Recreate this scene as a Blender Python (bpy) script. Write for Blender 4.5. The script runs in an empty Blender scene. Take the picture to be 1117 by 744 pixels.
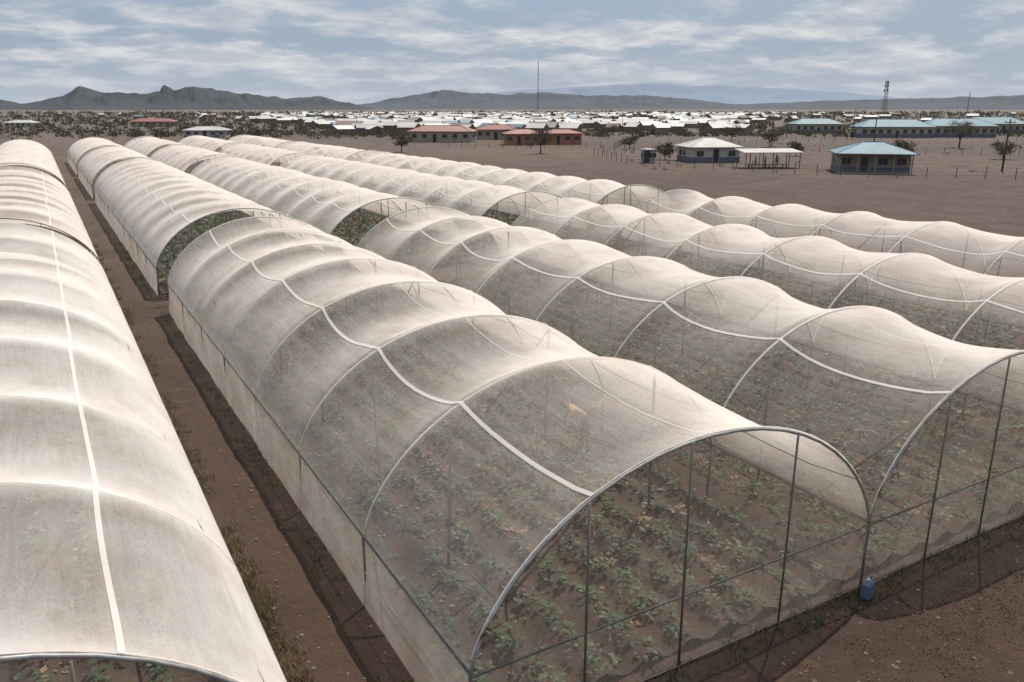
import bpy, math, random
import numpy as np
from mathutils import Vector, noise
random.seed(7); rng=np.random.default_rng(11)
S=bpy.context.scene
S.view_settings.view_transform='Standard'; S.view_settings.look='None'; S.view_settings.exposure=0

# ------------------------------------------------------------------ helpers
class MB:
    def __init__(s): s.v=[]; s.f=[]; s.m=[]
    def add(s,vs,fs,mat=0):
        b=len(s.v); s.v.extend([tuple(p) for p in vs])
        for f in fs: s.f.append(tuple(i+b for i in f)); s.m.append(mat)
    def tube(s,pts,r,n=6,mat=0,r2=None):
        pts=[Vector(p) for p in pts]; N=len(pts); vs=[];fs=[]
        r2=r if r2 is None else r2
        for i,p in enumerate(pts):
            d=(pts[min(i+1,N-1)]-pts[max(i-1,0)]).normalized()
            a=Vector((0,0,1)) if abs(d.z)<.9 else Vector((1,0,0))
            u=d.cross(a).normalized(); w=d.cross(u)
            rr=r+(r2-r)*i/max(1,N-1)
            for k in range(n):
                t=2*math.pi*k/n; vs.append(p+(u*math.cos(t)+w*math.sin(t))*rr)
        for i in range(N-1):
            for k in range(n):
                fs.append((i*n+k,i*n+(k+1)%n,(i+1)*n+(k+1)%n,(i+1)*n+k))
        fs.append(tuple(range(n-1,-1,-1))); fs.append(tuple((N-1)*n+k for k in range(n)))
        s.add(vs,fs,mat)
    def box(s,x0,x1,y0,y1,z0,z1,mat=0):
        s.add([(x0,y0,z0),(x1,y0,z0),(x1,y1,z0),(x0,y1,z0),(x0,y0,z1),(x1,y0,z1),(x1,y1,z1),(x0,y1,z1)],
              [(0,3,2,1),(4,5,6,7),(0,1,5,4),(1,2,6,5),(2,3,7,6),(3,0,4,7)],mat)
    def grid(s,P,mat=0):  # P[j][i]
        nj=len(P);ni=len(P[0]); vs=[p for r in P for p in r]
        s.add(vs,[(j*ni+i,j*ni+i+1,(j+1)*ni+i+1,(j+1)*ni+i) for j in range(nj-1) for i in range(ni-1)],mat)
    def obj(s,name,mats,parent=None,smooth=False,loc=None,rot=0):
        me=bpy.data.meshes.new(name); me.from_pydata(s.v,[],s.f)
        for m in mats: me.materials.append(m)
        me.polygons.foreach_set('material_index',s.m)
        if smooth: me.polygons.foreach_set('use_smooth',[True]*len(s.f))
        me.update()
        o=bpy.data.objects.new(name,me); S.collection.objects.link(o)
        if parent: o.parent=parent
        if loc: o.location=loc
        o.rotation_euler[2]=rot
        return o
def empty(name,loc=(0,0,0),rot=0):
    e=bpy.data.objects.new(name,None); e.location=loc; e.rotation_euler[2]=rot
    S.collection.objects.link(e); return e
C30,S30=math.cos(math.radians(30)),math.sin(math.radians(30))
def site(f,r): # survey frame turned 30 deg from the tunnel axis
    return (S30*f+C30*r, C30*f-S30*r)

# ------------------------------------------------------------------ materials
def newmat(name):
    m=bpy.data.materials.new(name); m.use_nodes=True; nt=m.node_tree; nt.nodes.clear()
    o=nt.nodes.new('ShaderNodeOutputMaterial'); return m,nt,o
def N(nt,t,**kw):
    n=nt.nodes.new(t)
    for k,v in kw.items():
        if k in n.inputs: n.inputs[k].default_value=v
        else: setattr(n,k,v)
    return n
def math_(nt,op,a,b=None):
    n=nt.nodes.new('ShaderNodeMath'); n.operation=op
    for i,x in enumerate((a,b)):
        if x is None: continue
        if isinstance(x,(int,float)): n.inputs[i].default_value=x
        else: nt.links.new(x,n.inputs[i])
    return n.outputs[0]
def mixc(nt,fac,a,b,blend='MIX'):
    n=nt.nodes.new('ShaderNodeMix'); n.data_type='RGBA'; n.blend_type=blend
    for i,x in ((0,fac),(6,a),(7,b)):
        if isinstance(x,(int,float)): n.inputs[i].default_value=x
        elif isinstance(x,tuple): n.inputs[i].default_value=(*x[:3],1)
        else: nt.links.new(x,n.inputs[i])
    return n.outputs[2]
def posnoise(nt,scale,detail=4,rough=.55,stretch=None,dist=0):
    g=nt.nodes.new('ShaderNodeNewGeometry'); src=g.outputs['Position']
    if stretch:
        mp=nt.nodes.new('ShaderNodeMapping'); mp.inputs['Scale'].default_value=stretch
        nt.links.new(src,mp.inputs[0]); src=mp.outputs[0]
    n=N(nt,'ShaderNodeTexNoise',Scale=scale,Detail=detail,Roughness=rough,Distortion=dist)
    nt.links.new(src,n.inputs['Vector']); return n.outputs['Fac']
def ramp(nt,fac,a,b):
    n=nt.nodes.new('ShaderNodeMapRange'); nt.links.new(fac,n.inputs[0])
    n.inputs[1].default_value=a; n.inputs[2].default_value=b; n.interpolation_type='SMOOTHSTEP'; return n.outputs[0]
def plain(name,col,rough=.7,var=.25,scale=3,metal=0,bump=0,col2=None):
    m,nt,o=newmat(name); b=N(nt,'ShaderNodeBsdfPrincipled',Roughness=rough,Metallic=metal)
    c2=col2 or tuple(c*(1-var) for c in col)
    f=ramp(nt,posnoise(nt,scale,5,.65),.35,.65)
    nt.links.new(mixc(nt,f,col,c2),b.inputs['Base Color'])
    if bump:
        bp=N(nt,'ShaderNodeBump',Strength=bump,Distance=.05); nt.links.new(posnoise(nt,scale*6,5),bp.inputs['Height'])
        nt.links.new(bp.outputs[0],b.inputs['Normal'])
    nt.links.new(b.outputs[0],o.inputs[0]); return m
def netmat(name,t0,col,dirt=.2,ex=-1.75):
    """woven shade cloth: the fraction of light passing falls with slant path through the weave"""
    m,nt,o=newmat(name)
    g=nt.nodes.new('ShaderNodeNewGeometry')
    d=nt.nodes.new('ShaderNodeVectorMath'); d.operation='DOT_PRODUCT'
    nt.links.new(g.outputs['Incoming'],d.inputs[0]); nt.links.new(g.outputs['Normal'],d.inputs[1])
    c=math_(nt,'MAXIMUM',math_(nt,'ABSOLUTE',d.outputs['Value']),.07)
    inv=math_(nt,'POWER',c,ex)
    n1=posnoise(nt,.5,2,.6); n2=posnoise(nt,1.0,1,.6,stretch=(16,1.0,5)); n3=posnoise(nt,45,0,.7)
    t=math_(nt,'ADD',t0-.10,math_(nt,'MULTIPLY',n1,.07))
    t=math_(nt,'ADD',t,math_(nt,'MULTIPLY',n2,.05))
    t=math_(nt,'ADD',t,math_(nt,'MULTIPLY',n3,.08))
    T=math_(nt,'POWER',math_(nt,'MINIMUM',t,.985),inv)
    dif=nt.nodes.new('ShaderNodeBsdfDiffuse'); tr=nt.nodes.new('ShaderNodeBsdfTranslucent'); tp=nt.nodes.new('ShaderNodeBsdfTransparent')
    cc=mixc(nt,ramp(nt,posnoise(nt,.8,3,.7),.4,.75),col,tuple(a*b for a,b in zip(col,(1-dirt*.7,1-dirt*.9,1-dirt*1.1))))
    nt.links.new(cc,dif.inputs[0]); nt.links.new(cc,tr.inputs[0])
    ms=nt.nodes.new('ShaderNodeMixShader'); ms.inputs[0].default_value=.42
    nt.links.new(dif.outputs[0],ms.inputs[1]); nt.links.new(tr.outputs[0],ms.inputs[2])
    m2=nt.nodes.new('ShaderNodeMixShader'); nt.links.new(T,m2.inputs[0])
    nt.links.new(ms.outputs[0],m2.inputs[1]); nt.links.new(tp.outputs[0],m2.inputs[2])
    nt.links.new(m2.outputs[0],o.inputs[0]); return m
NET=netmat('shade_net',.912,(.97,.885,.81))
NET0=netmat('shade_net_new',.868,(.97,.91,.85))
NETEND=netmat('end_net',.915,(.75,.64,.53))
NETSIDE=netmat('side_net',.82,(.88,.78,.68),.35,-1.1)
BAND=netmat('net_seam_band',.42,(.97,.92,.86),.1,-.8)
STEEL=plain('galvanised_pipe',(.42,.41,.39),.5,.3,5,.4)
DARKSTEEL=plain('weathered_pipe',(.16,.145,.13),.6,.3,5,.2)
WOOD=plain('rough_timber',(.20,.12,.075),.85,.35,8)
def leafmat(name,a,b,sc=1.2):
    m,nt,o=newmat(name); f=ramp(nt,posnoise(nt,sc,3),.35,.65); c=mixc(nt,f,a,b)
    d=N(nt,'ShaderNodeBsdfPrincipled',Roughness=.7); nt.links.new(c,d.inputs['Base Color'])
    t=nt.nodes.new('ShaderNodeBsdfTranslucent'); nt.links.new(c,t.inputs[0])
    ms=nt.nodes.new('ShaderNodeMixShader'); ms.inputs[0].default_value=.3
    nt.links.new(d.outputs[0],ms.inputs[1]); nt.links.new(t.outputs[0],ms.inputs[2]); nt.links.new(ms.outputs[0],o.inputs[0]); return m
LEAF=leafmat('crop_leaf',(.040,.085,.030),(.065,.11,.042))
LEAF2=leafmat('crop_leaf_pale',(.085,.13,.06),(.12,.16,.08))
DRY=leafmat('dry_leaf',(.30,.20,.11),(.19,.125,.07))
BUSH=leafmat('bush_leaf',(.065,.072,.045),(.095,.095,.06),.3)
BUSH2=leafmat('bush_leaf_dry',(.12,.10,.07),(.10,.085,.06),.3)
BARK=plain('bark',(.10,.075,.055),.9,.4,6)

# ------------------------------------------------------------------ ground
def groundmat():
    m,nt,o=newmat('bare_earth'); b=N(nt,'ShaderNodeBsdfPrincipled',Roughness=.95)
    big=ramp(nt,posnoise(nt,.012,5,.6,stretch=(1,.45,1)),.38,.62)
    far=mixc(nt,big,(.074,.048,.034),(.120,.083,.060))
    mid=ramp(nt,posnoise(nt,.22,6,.65,dist=.6),.42,.66)
    c=mixc(nt,math_(nt,'MULTIPLY',mid,.65),far,(.044,.025,.016))
    stre=ramp(nt,posnoise(nt,1.0,4,.6,stretch=(.9,.035,1)),.45,.62)
    c=mixc(nt,math_(nt,'MULTIPLY',stre,.35),c,(.058,.034,.023))
    fine=ramp(nt,posnoise(nt,3.5,8,.75),.5,.78)
    c=mixc(nt,math_(nt,'MULTIPLY',fine,.55),c,(.18,.115,.074))
    straw=ramp(nt,posnoise(nt,.55,6,.72,dist=1),.56,.70)
    c=mixc(nt,math_(nt,'MULTIPLY',straw,.55),c,(.24,.16,.095))
    g=nt.nodes.new('ShaderNodeNewGeometry'); ln=nt.nodes.new('ShaderNodeVectorMath'); ln.operation='LENGTH'
    nt.links.new(g.outputs['Position'],ln.inputs[0])
    # darker, redder tint on the near ground, fading with distance
    nm=nt.nodes.new('ShaderNodeMapRange'); nt.links.new(ln.outputs['Value'],nm.inputs[0]); nm.inputs[1].default_value=20; nm.inputs[2].default_value=60; nm.inputs[3].default_value=.75; nm.inputs[4].default_value=0
    c=mixc(nt,nm.outputs[0],c,(.72,.54,.46),'MULTIPLY')
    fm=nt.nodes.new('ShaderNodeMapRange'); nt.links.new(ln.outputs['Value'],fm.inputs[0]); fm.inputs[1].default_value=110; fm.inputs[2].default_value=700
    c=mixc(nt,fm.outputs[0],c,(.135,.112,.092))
    nt.links.new(c,b.inputs['Base Color'])
    bp=N(nt,'ShaderNodeBump',Strength=1.0,Distance=.12)
    h=math_(nt,'ADD',posnoise(nt,2.2,8,.7),math_(nt,'MULTIPLY',posnoise(nt,12,5,.7),.35))
    nt.links.new(h,bp.inputs['Height']); nt.links.new(bp.outputs[0],b.inputs['Normal'])
    nt.links.new(b.outputs[0],o.inputs[0]); return m
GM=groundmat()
mb=MB()
def axis_pts(lo,hi,step,ext):
    a=list(np.arange(lo,hi+.01,step)); x=hi; s=step
    while x<ext: s*=1.5; x+=s; a.append(x)
    x=lo; s=step
    while x>-ext: s*=1.5; x-=s; a.insert(0,x)
    return a
xs=axis_pts(-8,46,.3,32000); ys=axis_pts(0,60,.4,32000)
def gz(x,y):
    if -10<x<50 and -2<y<64:
        return .06*noise.noise(Vector((x*.6,y*.6,0)))+.045*noise.noise(Vector((x*1.7,y*1.1,3)))
    return 0
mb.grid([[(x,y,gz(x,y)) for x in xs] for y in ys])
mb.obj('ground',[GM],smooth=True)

# ------------------------------------------------------------------ tunnels
A=4.0; B=2.56; ZE=1.31; RC=(A*A+B*B)/(2*B); BAY=4.0
def prof(o):
    o=max(-A,min(A,o)); return .5*B*math.sqrt(max(0,1-(o/A)**2))+.5*(math.sqrt(RC*RC-o*o)-(RC-B))
def tunnel(xc,y0,nb,left_wall,right_wall,net=NET,seed=0,front=True,back=True,detail=True,posts=True):
    rnd=random.Random(seed); E=empty('shade_net_greenhouse',(xc,y0,0))
    L=nb*BAY; sags=[.085+.075*rnd.random() for _ in range(nb)]; sk=[rnd.uniform(-.35,.35) for _ in range(nb)]
    hj=[rnd.uniform(-.05,.05) for _ in range(nb+1)]; ph=[rnd.uniform(-.15,.15) for _ in range(nb)]
    def surf(o,y):
        q=y/BAY; k=min(nb-1,int(q)); f=q-k
        g=f+ph[k]*4*f*(1-f)
        s=sags[k]*(4*g*(1-g))**.85
        s*=1+sk[k]*(o/A)
        edge=math.sqrt(max(0,1-(o/A)**2)); mid=min(1,6*f*(1-f))
        hh=prof(o)*(1-s)+(hj[k]*(1-f)+hj[k+1]*f)*edge
        hh+=.06*noise.noise(Vector((o*.6+seed*7,y*.5,0)))*edge*mid
        hh+=.026*noise.noise(Vector((o*2.6+seed*7,y*.8,4)))*edge*mid   # tension wrinkles
        return (o,ZE+hh)
    nu=48 if detail else 20; sub=10 if detail else 5
    P=[]
    for j in range(nb*sub+1):
        y=j*BAY/sub; row=[]
        for i in range(nu+1):
            o=-A*math.cos(math.pi*i/nu); x,z=surf(o,min(y,L-1e-4)); row.append((x,y,z))
        P.append(row)
    m=MB(); m.grid(P); m.obj('roof_net',[net],E,True)
    m=MB(); bd=MB()
    for k in range(nb+1):
        y=k*BAY; pts=[]
        for i in range(25):
            o=-A*math.cos(math.pi*i/24); pts.append((o,y,ZE+prof(o)+hj[k]*math.sqrt(max(0,1-(o/A)**2))-.035))
        m.tube(pts,.028 if k in(0,nb) else .022,6)
        w=.020+.014*rnd.random()
        Pb=[]
        for yy in (max(0,y-w),min(L,y+w)):
            r=[]
            for i in range(37):
                o=-A*math.cos(math.pi*i/36); x,z=surf(o,min(yy,L-1e-4)); r.append((x*1.002,yy,z+.012))
            Pb.append(r)
        bd.grid(Pb)
    m.obj('hoops',[STEEL],E,True)
    for oc,w in ((-2.12,.034),(2.2,.034),(0,.008)):
        Pb=[]
        for j in range(nb*sub+1):
            y=min(j*BAY/sub,L-1e-4); r=[]; wob=.06*noise.noise(Vector((y*.3,oc,seed)))
            for o in (oc-w+wob,oc+w+wob):
                x,z=surf(o,y); r.append((x,y,z+.02))
            Pb.append(r)
        bd.grid(Pb)
    bd.obj('net_bands',[BAND],E,True)
    m=MB()
    for sd in (-1,1):
        m.tube([(sd*A*.999,-.0,ZE-.0),(sd*A*.999,L,ZE)],.028,6)
        o=sd*3.55; pts=[]
        for j in range(nb*4+1):
            y=min(j*1.0,L-1e-4); x,z=surf(o,y); pts.append((x,y,z-.03))
        m.tube(pts,.013,5)
    m.obj('purlins',[DARKSTEEL],E,True)
    m=MB()
    for k in range(nb+1):
        y=k*BAY
        for x in (-A,A): m.tube([(x,y,-.1),(x+rnd.uniform(-.03,.03),y,ZE)],.03,6)
        if posts and 0<k<nb:
            for o in (-2.3,2.3):
                if rnd.random()<.9: m.tube([(o+rnd.uniform(-.15,.15),y+.05,-.1),(o,y,ZE+prof(o)-.06)],.03,6)
    m.obj('posts',[DARKSTEEL],E,True)
    if posts:
        m=MB()
        for k in range(1,nb):
            if rnd.random()<.35: m.tube([(-A,k*BAY,ZE),(0,k*BAY,ZE+.05),(A,k*BAY,ZE)],.010,5)
        for k in range(0,nb,2):
            sd=rnd.choice((-1,1)); m.tube([(sd*2.3,k*BAY+.05,ZE+prof(2.3)-.15),(sd*1.9,k*BAY+BAY*.7,.02)],.028,6)
        if m.v: m.obj('braces',[WOOD],E,True)
    for yy,on in ((-.012,front),(L+.012,back)):
        if not on: continue
        P=[]
        for j in range(9):
            r=[]
            for i in range(33):
                o=-A*math.cos(math.pi*i/32); top=ZE+prof(o)-.01; z=.0+top*j/8
                r.append((o,yy+.06*noise.noise(Vector((o,z,seed)))*(1 if j<8 else 0),z))
            P.append(r)
        m=MB(); m.grid(P); m.obj('end_net',[NETEND],E,True)
        m=MB(); yo=yy+(-.05 if yy<1 else .05)
        for o in (-2.2,-.4,1.8): m.tube([(o,yo,-.1),(o+rnd.uniform(-.04,.04),yo,ZE+prof(o)-.02)],.020,6)
        m.tube([(-A,yo-.0,ZE),(A,yo,ZE)],.018,6)
        m.tube([(-A,yo,.06),(A,yo,.06)],.014,6)
        m.obj('end_frame',[DARKSTEEL],E,True)
    for sd,on in ((-1,left_wall),(1,right_wall)):
        if not on: continue
        P=[]; nj=int(L*2.5)
        for i in range(nj+1):
            y=L*i/nj; r=[]
            for j in range(6):
                t=j/5; fl=.09*(1-t)**2*(1+.6*noise.noise(Vector((y*.5,0,seed))))
                r.append((sd*(A+fl+.06*noise.noise(Vector((y*1.3,t*2,seed)))*math.sin(t*math.pi)),y,ZE*t+.01))
            P.append(r)
        m=MB(); m.grid(P); m.obj('side_net',[NETSIDE],E,True)
        m=MB(); m.tube([(sd*(A+.03),0,ZE*.5),(sd*(A+.06),L,ZE*.5)],.008,4)
        m.obj('wall_wire',[STEEL],E,True)
    return E
XC=[7.93,15.93,23.93,31.93]
blocks=[(7.9,7),(39.6,11),(87,7),(118.5,8)]
for bi,(y0,nb) in enumerate(blocks):
    for r,xc in enumerate(XC):
        yy=y0+(0 if bi==0 else [0,.4,-.3,.3][r])
        tunnel(xc,yy,nb,r==0,r==3,NET,bi*10+r+1,True,bi<2,bi==0,bi<2)
tunnel(-2.2,7.5,8,True,True,NET0,51)
tunnel(-2.2,41.5,9,True,True,NET,52,posts=False)
tunnel(-2.2,83,16,True,True,NET,53,detail=False,posts=False)

# crop beds
def soilmat():
    m,nt,o=newmat('bed_soil'); b=N(nt,'ShaderNodeBsdfPrincipled',Roughness=.95)
    c=mixc(nt,ramp(nt,posnoise(nt,.5,5,.6),.4,.65),(.068,.042,.028),(.040,.024,.016))
    c=mixc(nt,math_(nt,'MULTIPLY',ramp(nt,posnoise(nt,5,6,.7),.52,.75),.45),c,(.17,.11,.07))
    nt.links.new(c,b.inputs['Base Color'])
    bp=N(nt,'ShaderNodeBump',Strength=1,Distance=.06); nt.links.new(posnoise(nt,6,7,.7),bp.inputs['Height']); nt.links.new(bp.outputs[0],b.inputs['Normal'])
    nt.links.new(b.outputs[0],o.inputs[0]); return m
SO=soilmat()
def beds(x0,x1,y0,y1,name='crop_bed'):
    m=MB(); xs=np.arange(x0,x1+.001,.14); ys=np.arange(y0,y1+.001,.5)
    m.grid([[(x,y,.13+.08*math.cos((x-x0-.5)*2*math.pi/.85)+.03*noise.noise(Vector((x*2,y*1.5,5)))) for x in xs] for y in ys])
    m.obj(name,[SO],smooth=True)
for y0,nb in blocks[:2]: beds(4.1,35.8,y0+.2,y0+nb*4-.2)
beds(-5.9,1.6,7.8,39.2); beds(-5.9,1.6,41.8,77)

def leaves(m,c,R,H,n,size,mats):
    for _ in range(n):
        a=random.uniform(0,2*math.pi); rr=R*math.sqrt(random.random()); h=H*random.uniform(.15,1)
        p=Vector((c[0]+rr*math.cos(a),c[1]+rr*math.sin(a),c[2]+h*(1-.4*rr/R)))
        a2=a+random.uniform(-.9,.9); d=Vector((math.cos(a2),math.sin(a2),random.uniform(-.4,.6))).normalized()
        u=d.cross(Vector((random.uniform(-.5,.5),random.uniform(-.5,.5),1))).normalized()
        L=size*random.uniform(.6,1.3); w=L*.32
        m.add([p-d*L*.4,p+u*w,p+d*L*.6+Vector((0,0,-L*.12)),p-u*w],[(0,1,2,3)],random.choice(mats))
m=MB()
for y0,nb,x0,x1,n,H,dens,sz in ((7.9,7,4.1,12,26,.38,1.4,.115),(7.9,7,12.1,19.8,20,.38,1.3,.13),(7.9,7,20.1,35.8,12,.42,1.05,.18),
                        (39.6,8,4.1,35.8,9,.75,1.05,.32),(7.5,8,-5.9,1.6,14,.4,1.1,.15)):
    x=x0+.5
    while x<x1-.2:
        y=y0+.4
        while y<y0+nb*4-.4:
            if .8*noise.noise(Vector((x*.35,y*.25,2)))+.75*random.random()<dens*.68:
                k=random.random()
                mats=[0,0,0,0,1] if k<.85 else ([2,2,1] if k<.92 else [0,2])
                leaves(m,(x+random.uniform(-.16,.16),y+random.uniform(-.12,.12),.16),.24*(1 if H<.6 else 1.5)*random.uniform(.5,1.3),H*random.uniform(.4,1.2),n,sz,mats)
            y+=.31 if x0<13 and H<.6 else .5
        x+=.85
    for _ in range(int((x1-x0)*nb*4*.8)):
        leaves(m,(random.uniform(x0,x1),random.uniform(y0+.3,y0+nb*4-.3),.07),.16,.12,5,.11,[2,2,1])
m.obj('crop_plants',[LEAF,LEAF2,DRY])

m=MB()
def tuft(x,y,n,h,mats):
    for _ in range(n):
        a=random.uniform(0,6.28); b=Vector((x+random.gauss(0,.08),y+random.gauss(0,.08),gz(x,y)-.01)); d=Vector((math.cos(a)*.5,math.sin(a)*.5,1))*h*random.uniform(.5,1.2)
        w=Vector((math.sin(a),-math.cos(a),0))*.012
        m.add([b-w,b+w,b+d],[(0,1,2)],random.choice(mats))
for _ in range(1100):
    y=random.uniform(5,60)
    if noise.noise(Vector((y*.4,0,0)))<-.05: continue
    sd=random.choice((2.0,2.1,2.25,3.65)); tuft(sd+random.gauss(0,.1),y,14,.14,[2,2,2,1,0])
for _ in range(260):
    tuft(random.gauss(2.15,.14),random.gauss(12.5,1.8),16,.16,[2,2,2,1])
for _ in range(340):
    x=random.uniform(4,36); tuft(x,7.9-abs(random.gauss(.15,.18)),12,.15,[0,1,2])
for _ in range(650):
    tuft(random.gauss(14.2,2.4),random.gauss(6.4,.7),10,.07,[2,2,2,2,1])
m.obj('dry_grass',[LEAF,LEAF2,DRY])
m=MB()
STONE=plain('stone',(.19,.14,.105),.9,.4,8)
def rock(m,c,r):
    vs=[];n=7
    for j in range(4):
        ph=math.pi*(j+.5)/4
        for i in range(n):
            t=2*math.pi*i/n; q=r*random.uniform(.7,1.15)
            vs.append((c[0]+q*math.sin(ph)*math.cos(t),c[1]+q*math.sin(ph)*math.sin(t),c[2]+.6*q*math.cos(ph)))
    fs=[(j*n+i,j*n+(i+1)%n,(j+1)*n+(i+1)%n,(j+1)*n+i) for j in range(3) for i in range(n)]+[tuple(range(n))[::-1],tuple(range(3*n,4*n))]
    m.add(vs,fs)
for _ in range(1500):
    if random.random()<.4: x,y=random.uniform(2.0,3.8),random.uniform(4,42)
    else: x,y=random.uniform(8,22),random.uniform(3,7.6)
    rock(m,(x,y,gz(x,y)+.003),random.choice((.010,.014,.018,.02,.03,.045)))
m.obj('stones',[STONE])

BL=plain('blue_plastic',(.09,.14,.22),.4,.15,4); WH=plain('white_plastic',(.55,.54,.5),.6,.2,4)
e=empty('water_jerrycan',(11.75,7.62,0),.3)
m=MB(); m.box(-.12,.12,-.08,.08,.01,.28); m.add([(-.12,-.08,.28),(.12,-.08,.28),(.12,.08,.28),(-.12,.08,.28),(-.05,-.05,.34),(.08,-.05,.33),(.08,.05,.33),(-.05,.05,.34)],[(0,1,5,4),(1,2,6,5),(2,3,7,6),(3,0,4,7),(4,5,6,7)])
m.obj('body',[BL],e); m=MB(); m.tube([(-.02,0,.332),(-.02,0,.38)],.028,10); m.obj('cap',[WH],e,True)
m=MB(); m.tube([(.02,0,.325),(.04,0,.39),(.10,0,.39),(.105,0,.28)],.012,6); m.obj('handle',[BL],e,True)

# ------------------------------------------------------------------ people
SKIN=plain('dark_skin',(.10,.055,.035),.6,.1,8); CL=[plain('shirt_red',(.35,.08,.06),.9),plain('shirt_white',(.6,.58,.53),.9),plain('shirt_tan',(.34,.23,.10),.9)]
TR=plain('trousers',(.05,.055,.07),.9); HAIR=plain('hair',(.015,.012,.01),.9)
def person(x,y,rot,shirt,bend=0.0):
    E=empty('farm_worker',(x,y,.08),rot)
    J={'pel':(0,0,.95,.13),'waist':(0,0,1.08,.12),'chest':(0,0,1.32,.145),'neck':(0,0,1.48,.06),'hd':(0,.01,1.60,.095),'top':(0,.01,1.70,.07)}
    for sx,s in ((1,'r'),(-1,'l')):
        J['hip'+s]=(sx*.10,0,.90,.095);J['kn'+s]=(sx*.12,.04*sx+.03,.50,.065);J['an'+s]=(sx*.13,.05*sx-.02,.09,.042);J['toe'+s]=(sx*.14,.05*sx+.15,.04,.038)
        J['sh'+s]=(sx*.19,0,1.41,.065);J['el'+s]=(sx*.26,.03,1.13,.047);J['wr'+s]=(sx*.27,.15,.92,.03);J['ha'+s]=(sx*.27,.20,.86,.035)
    cb,sb=math.cos(bend),math.sin(bend)
    def bd(n,p):
        if n[:2] in('pe','hi','kn','an','to') and n!='top': return p
        yy,zz=p[1],p[2]-.95; q=(p[0],yy*cb+zz*sb,.95-yy*sb+zz*cb,p[3])
        if bend and n[:2] in('el','wr','ha'):
            k={'el':(.05,-.27),'wr':(.08,-.50),'ha':(.08,-.57)}[n[:2]]
            z0=.46; q=(p[0],z0*sb+k[0],.95+z0*cb+k[1],p[3])
        return q
    names=list(J); pts=[bd(n,J[n]) for n in names]; idx={n:i for i,n in enumerate(names)}
    ed=[('pel','waist'),('waist','chest'),('chest','neck'),('neck','hd'),('hd','top')]
    for s in'rl': ed+=[('pel','hip'+s),('hip'+s,'kn'+s),('kn'+s,'an'+s),('an'+s,'toe'+s),('chest','sh'+s),('sh'+s,'el'+s),('el'+s,'wr'+s),('wr'+s,'ha'+s)]
    me=bpy.data.meshes.new('b'); me.from_pydata([p[:3] for p in pts],[(idx[a],idx[b]) for a,b in ed],[])
    o=bpy.data.objects.new('tmp',me); S.collection.objects.link(o)
    sk=o.modifiers.new('s','SKIN')
    for i,p in enumerate(pts): me.skin_vertices[0].data[i].radius=(p[3],p[3]*.85)
    me.skin_vertices[0].data[0].use_root=True
    o.modifiers.new('ss','SUBSURF').levels=1
    dg=bpy.context.evaluated_depsgraph_get(); em=bpy.data.meshes.new_from_object(o.evaluated_get(dg))
    bpy.data.objects.remove(o)
    for mt in (shirt,TR,SKIN,HAIR): em.materials.append(mt)
    hd=Vector(pts[idx['hd']][:3]); up=(hd-Vector(pts[idx['chest']][:3])).normalized()
    segs=[(Vector(pts[idx[a]][:3]),Vector(pts[idx[b]][:3]),a[:2]+b[:2]) for a,b in ed]
    for pl in em.polygons:
        c=pl.center; best=None
        for a,b,n in segs:
            t=max(0,min(1,(c-a).dot(b-a)/(b-a).length_squared)); d=(c-a-(b-a)*t).length
            if best is None or d<best[0]: best=(d,n)
        n=best[1]; pl.material_index=1 if n in('pehi','hikn','knan') else 3 if n=='anto' else 2 if n in('elwr','wrha','nehd') else 0
        if n=='hdto': pl.material_index=3 if (c-hd).dot(up)>.03 else 2
        pl.use_smooth=True
    b=bpy.data.objects.new('body',em); S.collection.objects.link(b); b.parent=E
    m=MB()
    for s in'rl':
        h=Vector(pts[idx['ha'+s]][:3]); w=Vector(pts[idx['wr'+s]][:3]); d=(h-w).normalized()
        for k in range(4): 
            q=h+Vector(((k-1.5)*.018,0,0)); m.tube([q,q+d*.05,q+d*.08+Vector((0,-.01,-.02))],.009,6,r2=.006)
        m.tube([w+d*.02,w+d*.05+Vector((0,.03,0)),w+d*.08+Vector((0,.035,0))],.010,6,r2=.007)
    f=up.cross(Vector((1,0,0))); f=-f if f.y<0 else f
    m.tube([hd+f*.085+up*.02,hd+f*.11-up*.015],.008,6,r2=.014)
    for sx in(-1,1): m.tube([hd+Vector((sx*.088,0,0))-up*.02,hd+Vector((sx*.1,0,0))+up*.02],.014,6)
    m.obj('hands_and_face',[SKIN],E,True)
person(30.2,37.2,.4,CL[2]); person(29.2,37.9,2.6,CL[0]); person(10.9,15.2,1.2,CL[2],1.0)

# ------------------------------------------------------------------ buildings
def roofmat(name,col,col2):
    m,nt,o=newmat(name); b=N(nt,'ShaderNodeBsdfPrincipled',Roughness=.65,Metallic=0)
    tc=nt.nodes.new('ShaderNodeTexCoord'); w=N(nt,'ShaderNodeTexWave',Scale=2.2,Distortion=0); nt.links.new(tc.outputs['Object'],w.inputs[0])
    c=mixc(nt,ramp(nt,posnoise(nt,.5,6,.7),.4,.7),col,col2)
    c=mixc(nt,math_(nt,'MULTIPLY',w.outputs['Fac'],.15),c,(col2[0]*.6,col2[1]*.6,col2[2]*.6))
    nt.links.new(c,b.inputs['Base Color']); nt.links.new(b.outputs[0],o.inputs[0]); return m
R_BLUE=roofmat('blue_iron_roof',(.13,.24,.29),(.11,.18,.22)); R_WHITE=roofmat('pale_iron_roof',(.48,.46,.43),(.36,.33,.30))
R_RED=roofmat('red_iron_roof',(.30,.10,.08),(.24,.12,.10)); R_PINK=roofmat('faded_red_roof',(.33,.17,.14),(.28,.13,.11)); R_TEAL=roofmat('teal_roof',(.13,.23,.25),(.16,.25,.26))
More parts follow.
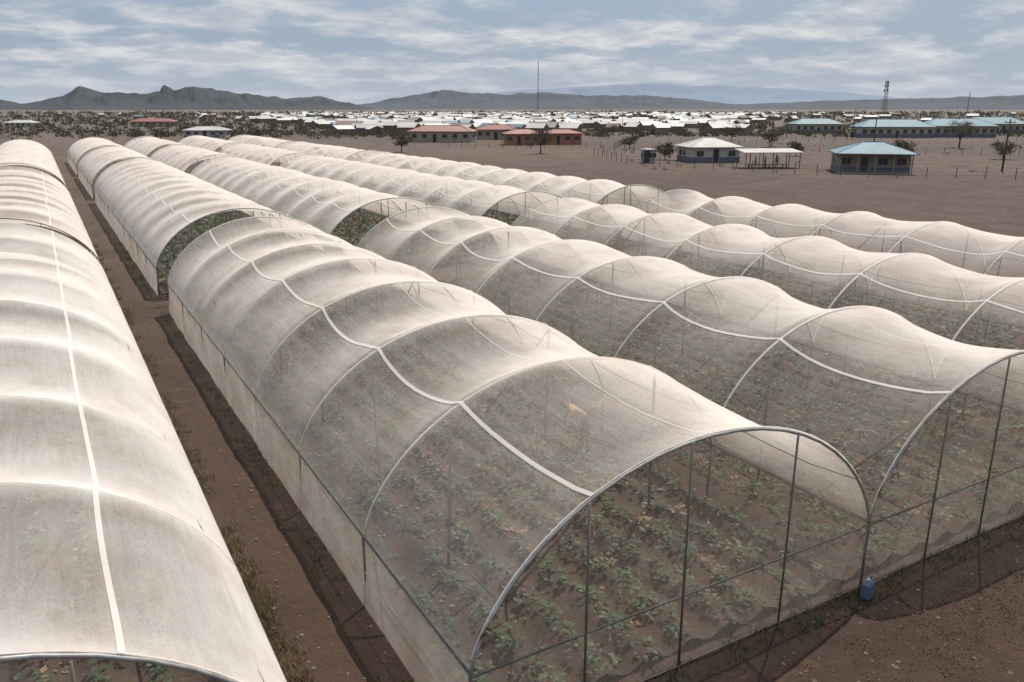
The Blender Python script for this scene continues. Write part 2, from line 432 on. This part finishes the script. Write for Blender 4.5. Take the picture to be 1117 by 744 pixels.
W_CREAM=plain('cream_wall',(.38,.33,.26),.9,.2,1); W_OCHRE=plain('ochre_wall',(.36,.27,.15),.9,.2,1); W_BLUE=plain('blue_dado',(.13,.16,.21),.9,.2,1)
W_ORANGE=plain('orange_wall',(.40,.17,.09),.9,.2,1); W_WHITE=plain('white_wall',(.45,.43,.40),.9,.2,1); W_GREY=plain('grey_wall',(.28,.26,.24),.9,.2,1)
DK=plain('dark_opening',(.03,.032,.035),.4); FR=plain('window_frame',(.35,.34,.32),.7)
def house(name,f,r,w,d,h,rh,wall,roof,dado=None,rot=0,nwin=3,veranda=False,hip=.45,ov=.5):
    x,y=site(f,r); E=empty(name,(x,y,0),math.radians(-30+rot))
    m=MB(); v0=-d/2+(1.6 if veranda else 0)
    m.box(-w/2,w/2,v0,d/2,-.1,h); m.obj('walls',[wall],E)
    if dado: 
        m=MB(); m.box(-w/2-.02,w/2+.02,v0-.02,d/2+.02,-.1,h*.36); m.obj('dado',[dado],E)
    m=MB(); X=w/2+ov; Y=d/2+ov; hx=max(0.1,w/2-hip*d); zb=h+.02
    vs=[(-X,-Y,zb),(X,-Y,zb),(X,Y,zb),(-X,Y,zb),(-X,-Y,zb+.12),(X,-Y,zb+.12),(X,Y,zb+.12),(-X,Y,zb+.12),(-hx,0,h+rh),(hx,0,h+rh)]
    m.add(vs,[(0,3,2,1),(0,1,5,4),(1,2,6,5),(2,3,7,6),(3,0,4,7),(4,5,9,8),(5,6,9),(6,7,8,9),(7,4,8)])
    m.tube([(-hx,0,h+rh+.02),(hx,0,h+rh+.02)],.09,6)
    for a,b in (((-hx,0),(-X,-Y)),((hx,0),(X,-Y)),((hx,0),(X,Y)),((-hx,0),(-X,Y))): m.tube([(a[0],a[1],h+rh+.02),(b[0],b[1],zb+.14)],.06,5)
    m.obj('roof',[roof],E)
    mw=MB(); mf=MB()
    sp=w/(nwin+1)
    door=nwin//2
    for i in range(nwin+1):
        cx=-w/2+sp*(i+.5)
        if i==door:
            mf.box(cx-.55,cx+.55,v0-.06,v0-.025,0,2.15); mw.box(cx-.45,cx+.45,v0-.075,v0-.063,.02,2.07)
        else:
            mf.box(cx-.65,cx+.65,v0-.06,v0-.025,h*.4,h*.82); mw.box(cx-.57,cx-.03,v0-.075,v0-.063,h*.4+.08,h*.82-.08); mw.box(cx+.03,cx+.57,v0-.075,v0-.063,h*.4+.08,h*.82-.08)
    for sd in (-1,1):
        xx=sd*w/2
        for cy in (0,d*.25):
            a,b=sorted((xx+sd*.025,xx+sd*.06)); mf.box(a,b,cy-.5,cy+.5,h*.4,h*.8)
            a,b=sorted((xx+sd*.063,xx+sd*.075)); mw.box(a,b,cy-.42,cy+.42,h*.4+.08,h*.8-.08)
    mf.obj('frames',[FR],E); mw.obj('windows_and_door',[DK],E)
    if veranda:
        m=MB()
        for i in range(5): 
            px=-w/2+.1+i*(w-.2)/4; m.box(px-.07,px+.07,-d/2,-d/2+.14,-.1,h+.01)
        m.box(-w/2,w/2,-d/2-.1,v0-.1,-.1,.15); m.obj('veranda',[W_GREY],E)
    return E
house('blue_roof_house',112,49.2,9.2,7.5,2.5,1.5,W_OCHRE,R_BLUE,W_BLUE,-14,3,True)
house('white_roof_house',135,32.3,8,7,2.3,1.5,W_WHITE,R_WHITE,W_BLUE,8,2)
house('pit_latrine',131,21.8,1.8,1.8,2.0,.25,W_GREY,R_WHITE,None,5,1,ov=.15)
house('school_building',292,107,16.5,8,3,1.9,W_CREAM,R_TEAL,W_BLUE,0,6)
house('school_building',248,114,21,9,3,2.2,W_CREAM,R_BLUE,W_BLUE,-4,8)
house('school_building',250,134,20,9,3.2,2.2,W_CREAM,R_BLUE,W_BLUE,-4,8)
house('school_building',285,165,20,9,3.2,2.3,W_CREAM,R_TEAL,W_BLUE,-4,8)
house('red_roof_house',391,-169,19,8,2.3,1.6,W_CREAM,R_RED,None,0,5)
house('white_roof_house',252,-93,12,7,1.9,1.2,W_WHITE,R_WHITE,None,6,4)
house('white_roof_house',375,-222,12,7,2,1.3,W_WHITE,R_WHITE,None,0,4)
house('red_roof_house',214,-18,16,7,2.6,1.5,W_CREAM,R_PINK,None,-8,5)
house('red_roof_house',232,-4,11,7,2.6,1.4,W_CREAM,R_RED,None,-8,4)
house('orange_house',197,2.5,8.5,6,2.5,1.1,W_ORANGE,R_PINK,None,4,3)
house('orange_house',200,12,9,6,2.5,1.0,W_ORANGE,R_RED,None,4,3)
x,y=site(120,37.6); E=empty('open_shelter',(x,y,0),math.radians(-26))
m=MB(); 
m.add([(-4.4,-2.2,2.25),(4.4,-2.2,2.25),(4.4,2.2,2.6),(-4.4,2.2,2.6),(-4.4,-2.2,2.31),(4.4,-2.2,2.31),(4.4,2.2,2.66),(-4.4,2.2,2.66)],[(0,3,2,1),(4,5,6,7),(0,1,5,4),(1,2,6,5),(2,3,7,6),(3,0,4,7)])
m.obj('roof',[R_WHITE],E)
m=MB()
for i in range(5):
    for yy,zz in((-1.9,2.27),(1.9,2.57)): m.tube([(-4+i*2,yy,-.1),(-4+i*2,yy,zz)],.06,6)
m.obj('posts',[WOOD],E)
m=MB()
for yy in(-.6,.8):
    m.box(-3,3,yy-.15,yy+.15,.42,.47)
    for xx in(-2.6,0,2.6): m.box(xx-.05,xx+.05,yy-.12,yy+.12,0,.418)
m.obj('benches',[WOOD],E)
for dx,rt in ((-2,.3),(-.6,1.4),(1.1,-.6)):
    wx,wy=site(119.3,37.6+dx); person(wx,wy,rt,random.choice(CL))

m=MB(); 
TM=[plain('town_roof_white',(.62,.60,.57),.6,.25,.05),plain('town_roof_grey',(.33,.31,.29),.6,.2,.05),plain('town_roof_rust',(.20,.13,.09),.7,.1,.05),plain('town_wall',(.22,.185,.15),.9,.3,.05),R_BLUE]
def shed(m,f,r,w,d,h,rh,rot,ri):
    x,y=site(f,r); a=math.radians(-30+rot); c,s=math.cos(a),math.sin(a)
    T=lambda p:(x+c*p[0]-s*p[1],y+s*p[0]+c*p[1],p[2])
    vs=[(-w/2,-d/2,-.1),(w/2,-d/2,-.1),(w/2,d/2,-.1),(-w/2,d/2,-.1),(-w/2,-d/2,h),(w/2,-d/2,h),(w/2,d/2,h),(-w/2,d/2,h),(-w/2,0,h+rh*.95),(w/2,0,h+rh*.95)]
    m.add([T(p) for p in vs],[(0,1,5,4),(1,2,6,9,5),(2,3,7,6),(3,0,4,8,7)],3)
    X=w/2+.4;Y=d/2+.4
    m.add([T(p) for p in[(-X,-Y,h-.1),(X,-Y,h-.1),(X,0,h+rh+.05),(-X,0,h+rh+.05),(X,Y,h-.1),(-X,Y,h-.1)]],[(0,1,2,3),(3,2,4,5)],ri)
rd=random.Random(3)
for i in range(700):
    f=270+1000*rd.random()**1.4
    az=rd.uniform(-17,19) if rd.random()<.8 else rd.uniform(-29,33)
    if f<480 and not(-14<az<16): continue
    r=f*math.tan(math.radians(az))
    shed(m,f,r,rd.uniform(3.5,10),rd.uniform(3.5,5.5),rd.uniform(1.8,2.4),rd.uniform(.8,1.5),rd.uniform(-60,60) ,rd.choices([0,1,2,4],[.60,.27,.10,.03])[0])
m.obj('distant_town',TM)

def lattice(name,f,r,h,w0,w1,n):
    x,y=site(f,r); E=empty(name,(x,y,0)); m=MB(); lv=[]
    for i in range(n+1):
        t=i/n; w=w0+(w1-w0)*t; z=h*t; lv.append([(sx*w/2,sy*w/2,z) for sx,sy in((-1,-1),(1,-1),(1,1),(-1,1))])
    th=max(.09,w0*.035)
    for k in range(4):
        m.tube([l[k] for l in lv],th,4)
        for i in range(n):
            m.tube([lv[i][k],lv[i+1][(k+1)%4]],th*.6,4); m.tube([lv[i][(k+1)%4],lv[i+1][k]],th*.6,4)
    m.obj('lattice',[DARKSTEEL],E)
    m=MB(); m.tube([(0,0,h),(0,0,h+h*.08)],th*.7,4)
    if w0>2:
        for zz in(.72,.84,.93):
            for a in(0,2.1,4.2): 
                q=w0+(w1-w0)*zz; m.box(q*math.cos(a)-.5,q*math.cos(a)+.5,q*math.sin(a)-.4,q*math.sin(a)+.4,h*zz-1.3,h*zz+1.3)
    m.obj('antennas',[DARKSTEEL],E)
lattice('lattice_mast',900,28,56,.5,.35,28)
lattice('telecom_tower',900,403,37,4.4,1.3,12)
lattice('lattice_mast',1000,548,26,.5,.4,14)
def pole(f,r,h):
    x,y=site(f,r); E=empty('utility_pole',(x,y,0),-.4); m=MB(); m.tube([(0,0,-.2),(0.03,0,h)],.14,8,r2=.09); m.obj('mast',[BARK],E,True)
    m=MB(); m.box(-.8,.8,-.06,.06,h-.5,h-.38)
    for xx in(-.7,0,.7): m.tube([(xx,0,h-.38),(xx,0,h-.2)],.04,6)
    m.obj('crossarm',[DARKSTEEL],E)
pole(113,68,7.0)
for f,r in((150,66),(190,60),(240,80),(230,95),(300,40),(330,20)): pole(f,r,7)

def fence(pts,name='wire_fence',sp=3.0,h=1.5):
    E=empty(name); m=MB(); w=MB(); P=[Vector((*site(*p),0)) for p in pts]
    for a,b in zip(P,P[1:]):
        n=max(1,int((b-a).length/sp))
        for i in range(n):
            p=a+(b-a)*i/n; m.tube([(p.x,p.y,-.1),(p.x+random.uniform(-.06,.06),p.y,h*random.uniform(.85,1.1))],.055,5)
        for z in(.4,.8,1.25): w.tube([(a.x,a.y,z),(b.x,b.y,z)],.012,4)
    m.obj('posts',[WOOD],E); w.obj('wires',[DARKSTEEL],E)
fence([(150,15),(128,18),(104,42),(100,62),(118,90)])
fence([(150,15),(165,30),(160,60),(150,100)])
fence([(180,-14),(176,22),(205,28)]); fence([(230,75),(225,160)])
fence([(210,40),(205,90)])

def tree(f,r,h,cr,dens,name='acacia_tree',green=True):
    x,y=site(f,r); E=empty(name,(x,y,0)); m=MB(); lf=MB()
    top=Vector((random.uniform(-.2,.2),0,h*.35)); m.tube([(0,0,-.1),(0.05,0,h*.2),top],.13*h/4,7,r2=.08*h/4)
    for k in range(9):
        a=k*2.4; e=top+Vector((math.cos(a)*cr*random.uniform(.4,.85),math.sin(a)*cr*random.uniform(.4,.85),h*random.uniform(.05,.5)))
        mid=(top+e)/2+Vector((0,0,.1*h*random.random())); m.tube([top-Vector((0,0,.1*h*random.random())),mid,e],.05*h/4,5,r2=.015*h/4)
        for _ in range(3):
            c=e+Vector((random.gauss(0,.25*cr),random.gauss(0,.25*cr),random.gauss(0,.06*h)))
            for _ in range(dens):
                p=c+Vector((random.gauss(0,.2*cr),random.gauss(0,.2*cr),random.gauss(0,.07*h)))
                d=Vector((random.gauss(0,1),random.gauss(0,1),random.gauss(0,.6))).normalized()*.14; u=d.cross(Vector((random.random(),1,.3))).normalized()*.09
                lf.add([p-d,p+u,p+d,p-u],[(0,1,2,3)],random.choice((0,0,1)))
    m.obj('trunk_and_limbs',[BARK],E,True); lf.obj('crown',[BUSH,BUSH2] if green else [BUSH2,BARK],E)
for f,r,h,cr,dn,gr in((158,5.5,4.6,2.3,40,False),(163,-22,3.4,1.8,35,True),(139,26,3.2,1.5,30,False),(126,60,4.0,1.5,30,True),(180,98,6,2.6,45,True),
                      (175,25,3,1.6,30,True),(185,58,3.5,2,30,True),(215,1,4,2.2,35,True),(150,52,2.5,1.4,25,False),(225,60,4,2.3,35,True),(140,84,3.2,1.8,30,True),(240,28,4,2.5,35,True)):
    tree(f,r,h,cr,dn,green=gr)
m=MB()
def clump(m,x,y,s,n,mat):
    for _ in range(n):
        p=Vector((x+random.gauss(0,.42*s),y+random.gauss(0,.42*s),abs(random.gauss(.32*s,.28*s))))
        q=s*.24; d=Vector((random.gauss(0,1),random.gauss(0,1),random.gauss(0,.7))).normalized()*q; u=d.cross(Vector((random.random(),1,.3))).normalized()*q*.7
        m.add([p-d,p+u,p+d,p-u],[(0,1,2,3)],mat)
for i in range(3300):
    f=250+1200*random.random()**1.5; az=random.uniform(-34,36); r=f*math.tan(math.radians(az)); x,y=site(f,r)
    if x<42 and x>-12 and y<158: continue
    clump(m,x,y,random.uniform(.6,1.4)*(1+f/420),12 if f>500 else 18,random.choice((0,0,1)))
for i in range(1300):
    f=random.uniform(225,900); az=random.uniform(-36,-7); r=f*math.tan(math.radians(az)); x,y=site(f,r)
    clump(m,x,y,random.uniform(.5,1.2)*(1+f/900),12,random.choice((0,1,1)))
for i in range(110):
    f=random.uniform(110,215); r=random.uniform(18,110); x,y=site(f,r); clump(m,x,y,random.uniform(.2,.55),16,random.choice((0,1,1)))
m.obj('scrub_bushes',[BUSH,BUSH2])

# ------------------------------------------------------------------ hills
def hills(name,R,prof_,mat,jag=.25,sd=0,sc=1.0):
    azs=np.arange(prof_[0][0],prof_[-1][0]+.001,.12); pa=[p[0] for p in prof_]; ph=[p[1] for p in prof_]
    rad=[.80,.84,.88,.91,.94,.97,1.0,1.05,1.12]; sh=[0,.10,.25,.42,.62,.84,1.0,.6,-.05]
    P=[]
    for k,(q,s) in enumerate(zip(rad,sh)):
        row=[]
        for a in azs:
            h=np.interp(a,pa,ph); n=noise.fractal(Vector((a*.9*sc+sd,q*16,sd)),1.0,2.1,6)
            hh=h*s*(1+jag*n*(1.6 if 0<k<6 else .55)); rr=R*(q+.015*noise.noise(Vector((a*.7,k,sd))))
            t=math.radians(a); f,r=rr*math.cos(t),rr*math.sin(t); x,y=site(f,r); row.append((x,y,hh-3))
        P.append(row)
    m=MB(); m.grid(P); m.obj(name,[mat],None,False)
def rp(lst,R): return [(a,(118.5-y)*.96*R*math.cos(math.radians(a))/905+8.4) for a,y in lst]
H1=plain('dark_hill',(.042,.050,.060),.95,.35,.004); H2=plain('hazy_hill',(.066,.080,.098),.95,.25,.002); H3=plain('hazy_range',(.19,.24,.31),1,.08,.0005)  # aerial haze is put into the base colours, paler and bluer farther off
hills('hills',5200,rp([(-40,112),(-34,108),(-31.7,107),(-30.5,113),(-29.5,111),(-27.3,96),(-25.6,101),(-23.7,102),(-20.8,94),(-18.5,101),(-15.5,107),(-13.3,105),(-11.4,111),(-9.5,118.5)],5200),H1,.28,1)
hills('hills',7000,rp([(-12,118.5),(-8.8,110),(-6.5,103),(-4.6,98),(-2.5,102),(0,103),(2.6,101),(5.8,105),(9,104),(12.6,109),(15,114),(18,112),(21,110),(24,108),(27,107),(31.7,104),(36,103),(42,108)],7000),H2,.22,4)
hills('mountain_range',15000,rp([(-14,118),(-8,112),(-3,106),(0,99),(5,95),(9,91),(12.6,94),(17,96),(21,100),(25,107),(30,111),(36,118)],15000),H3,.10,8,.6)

# ------------------------------------------------------------------ sky & sun
EL,AZ=math.radians(60),math.radians(58)
w=bpy.data.worlds.new('World'); S.world=w; w.use_nodes=True; nt=w.node_tree; nt.nodes.clear()
out=nt.nodes.new('ShaderNodeOutputWorld'); bg=nt.nodes.new('ShaderNodeBackground'); bg.inputs[1].default_value=.1
sky=nt.nodes.new('ShaderNodeTexSky'); sky.sky_type='NISHITA'; sky.sun_disc=False; sky.sun_elevation=EL; sky.sun_rotation=AZ; sky.dust_density=3; sky.air_density=1.2
tc=nt.nodes.new('ShaderNodeTexCoord'); sp=nt.nodes.new('ShaderNodeSeparateXYZ'); nt.links.new(tc.outputs['Generated'],sp.inputs[0])
z=math_(nt,'MAXIMUM',sp.outputs[2],0.0); zz=math_(nt,'ADD',z,.16)
cb=nt.nodes.new('ShaderNodeCombineXYZ'); nt.links.new(math_(nt,'DIVIDE',sp.outputs[0],zz),cb.inputs[0]); nt.links.new(math_(nt,'DIVIDE',sp.outputs[1],zz),cb.inputs[1])
def wn(scale,det,off,rough=.6):
    mp=nt.nodes.new('ShaderNodeMapping'); mp.inputs['Location'].default_value=off; nt.links.new(cb.outputs[0],mp.inputs[0])
    n=N(nt,'ShaderNodeTexNoise',Scale=scale,Detail=det,Roughness=rough,Distortion=.15); nt.links.new(mp.outputs[0],n.inputs[0]); return n.outputs['Fac']
cl=ramp(nt,wn(1.7,10,(3,1,0),.58),.43,.60); shd=ramp(nt,wn(3.0,9,(9,4,0)),.36,.66)
base=mixc(nt,.8,sky.outputs[0],(3.3,4.3,5.7))
cc=mixc(nt,shd,(5.3,5.6,6.1),(8.2,8.1,8.0))
c=mixc(nt,math_(nt,'MULTIPLY',cl,.85),base,cc)
hz=nt.nodes.new('ShaderNodeMapRange'); nt.links.new(z,hz.inputs[0]); hz.inputs[1].default_value=0; hz.inputs[2].default_value=.07; hz.inputs[3].default_value=.8; hz.inputs[4].default_value=0
c=mixc(nt,hz.outputs[0],c,(5.3,5.8,6.5))
nt.links.new(c,bg.inputs[0]); nt.links.new(bg.outputs[0],out.inputs[0])
sl=bpy.data.lights.new('sun','SUN'); sl.energy=4.5; sl.angle=math.radians(.5); sl.color=(1,.94,.86)
so=bpy.data.objects.new('sun',sl); S.collection.objects.link(so)
dv=-Vector((math.sin(AZ)*math.cos(EL),math.cos(AZ)*math.cos(EL),math.sin(EL))); so.rotation_euler=dv.to_track_quat('-Z','Y').to_euler()

# ------------------------------------------------------------------ camera
cd=bpy.data.cameras.new('camera'); cd.sensor_width=36; cd.lens=28.07; cd.clip_start=.1; cd.clip_end=60000
co=bpy.data.objects.new('camera',cd); S.collection.objects.link(co); co.location=(0,0,8.42)
co.rotation_euler=(math.radians(90-16.26),0,math.radians(-30)); S.camera=co
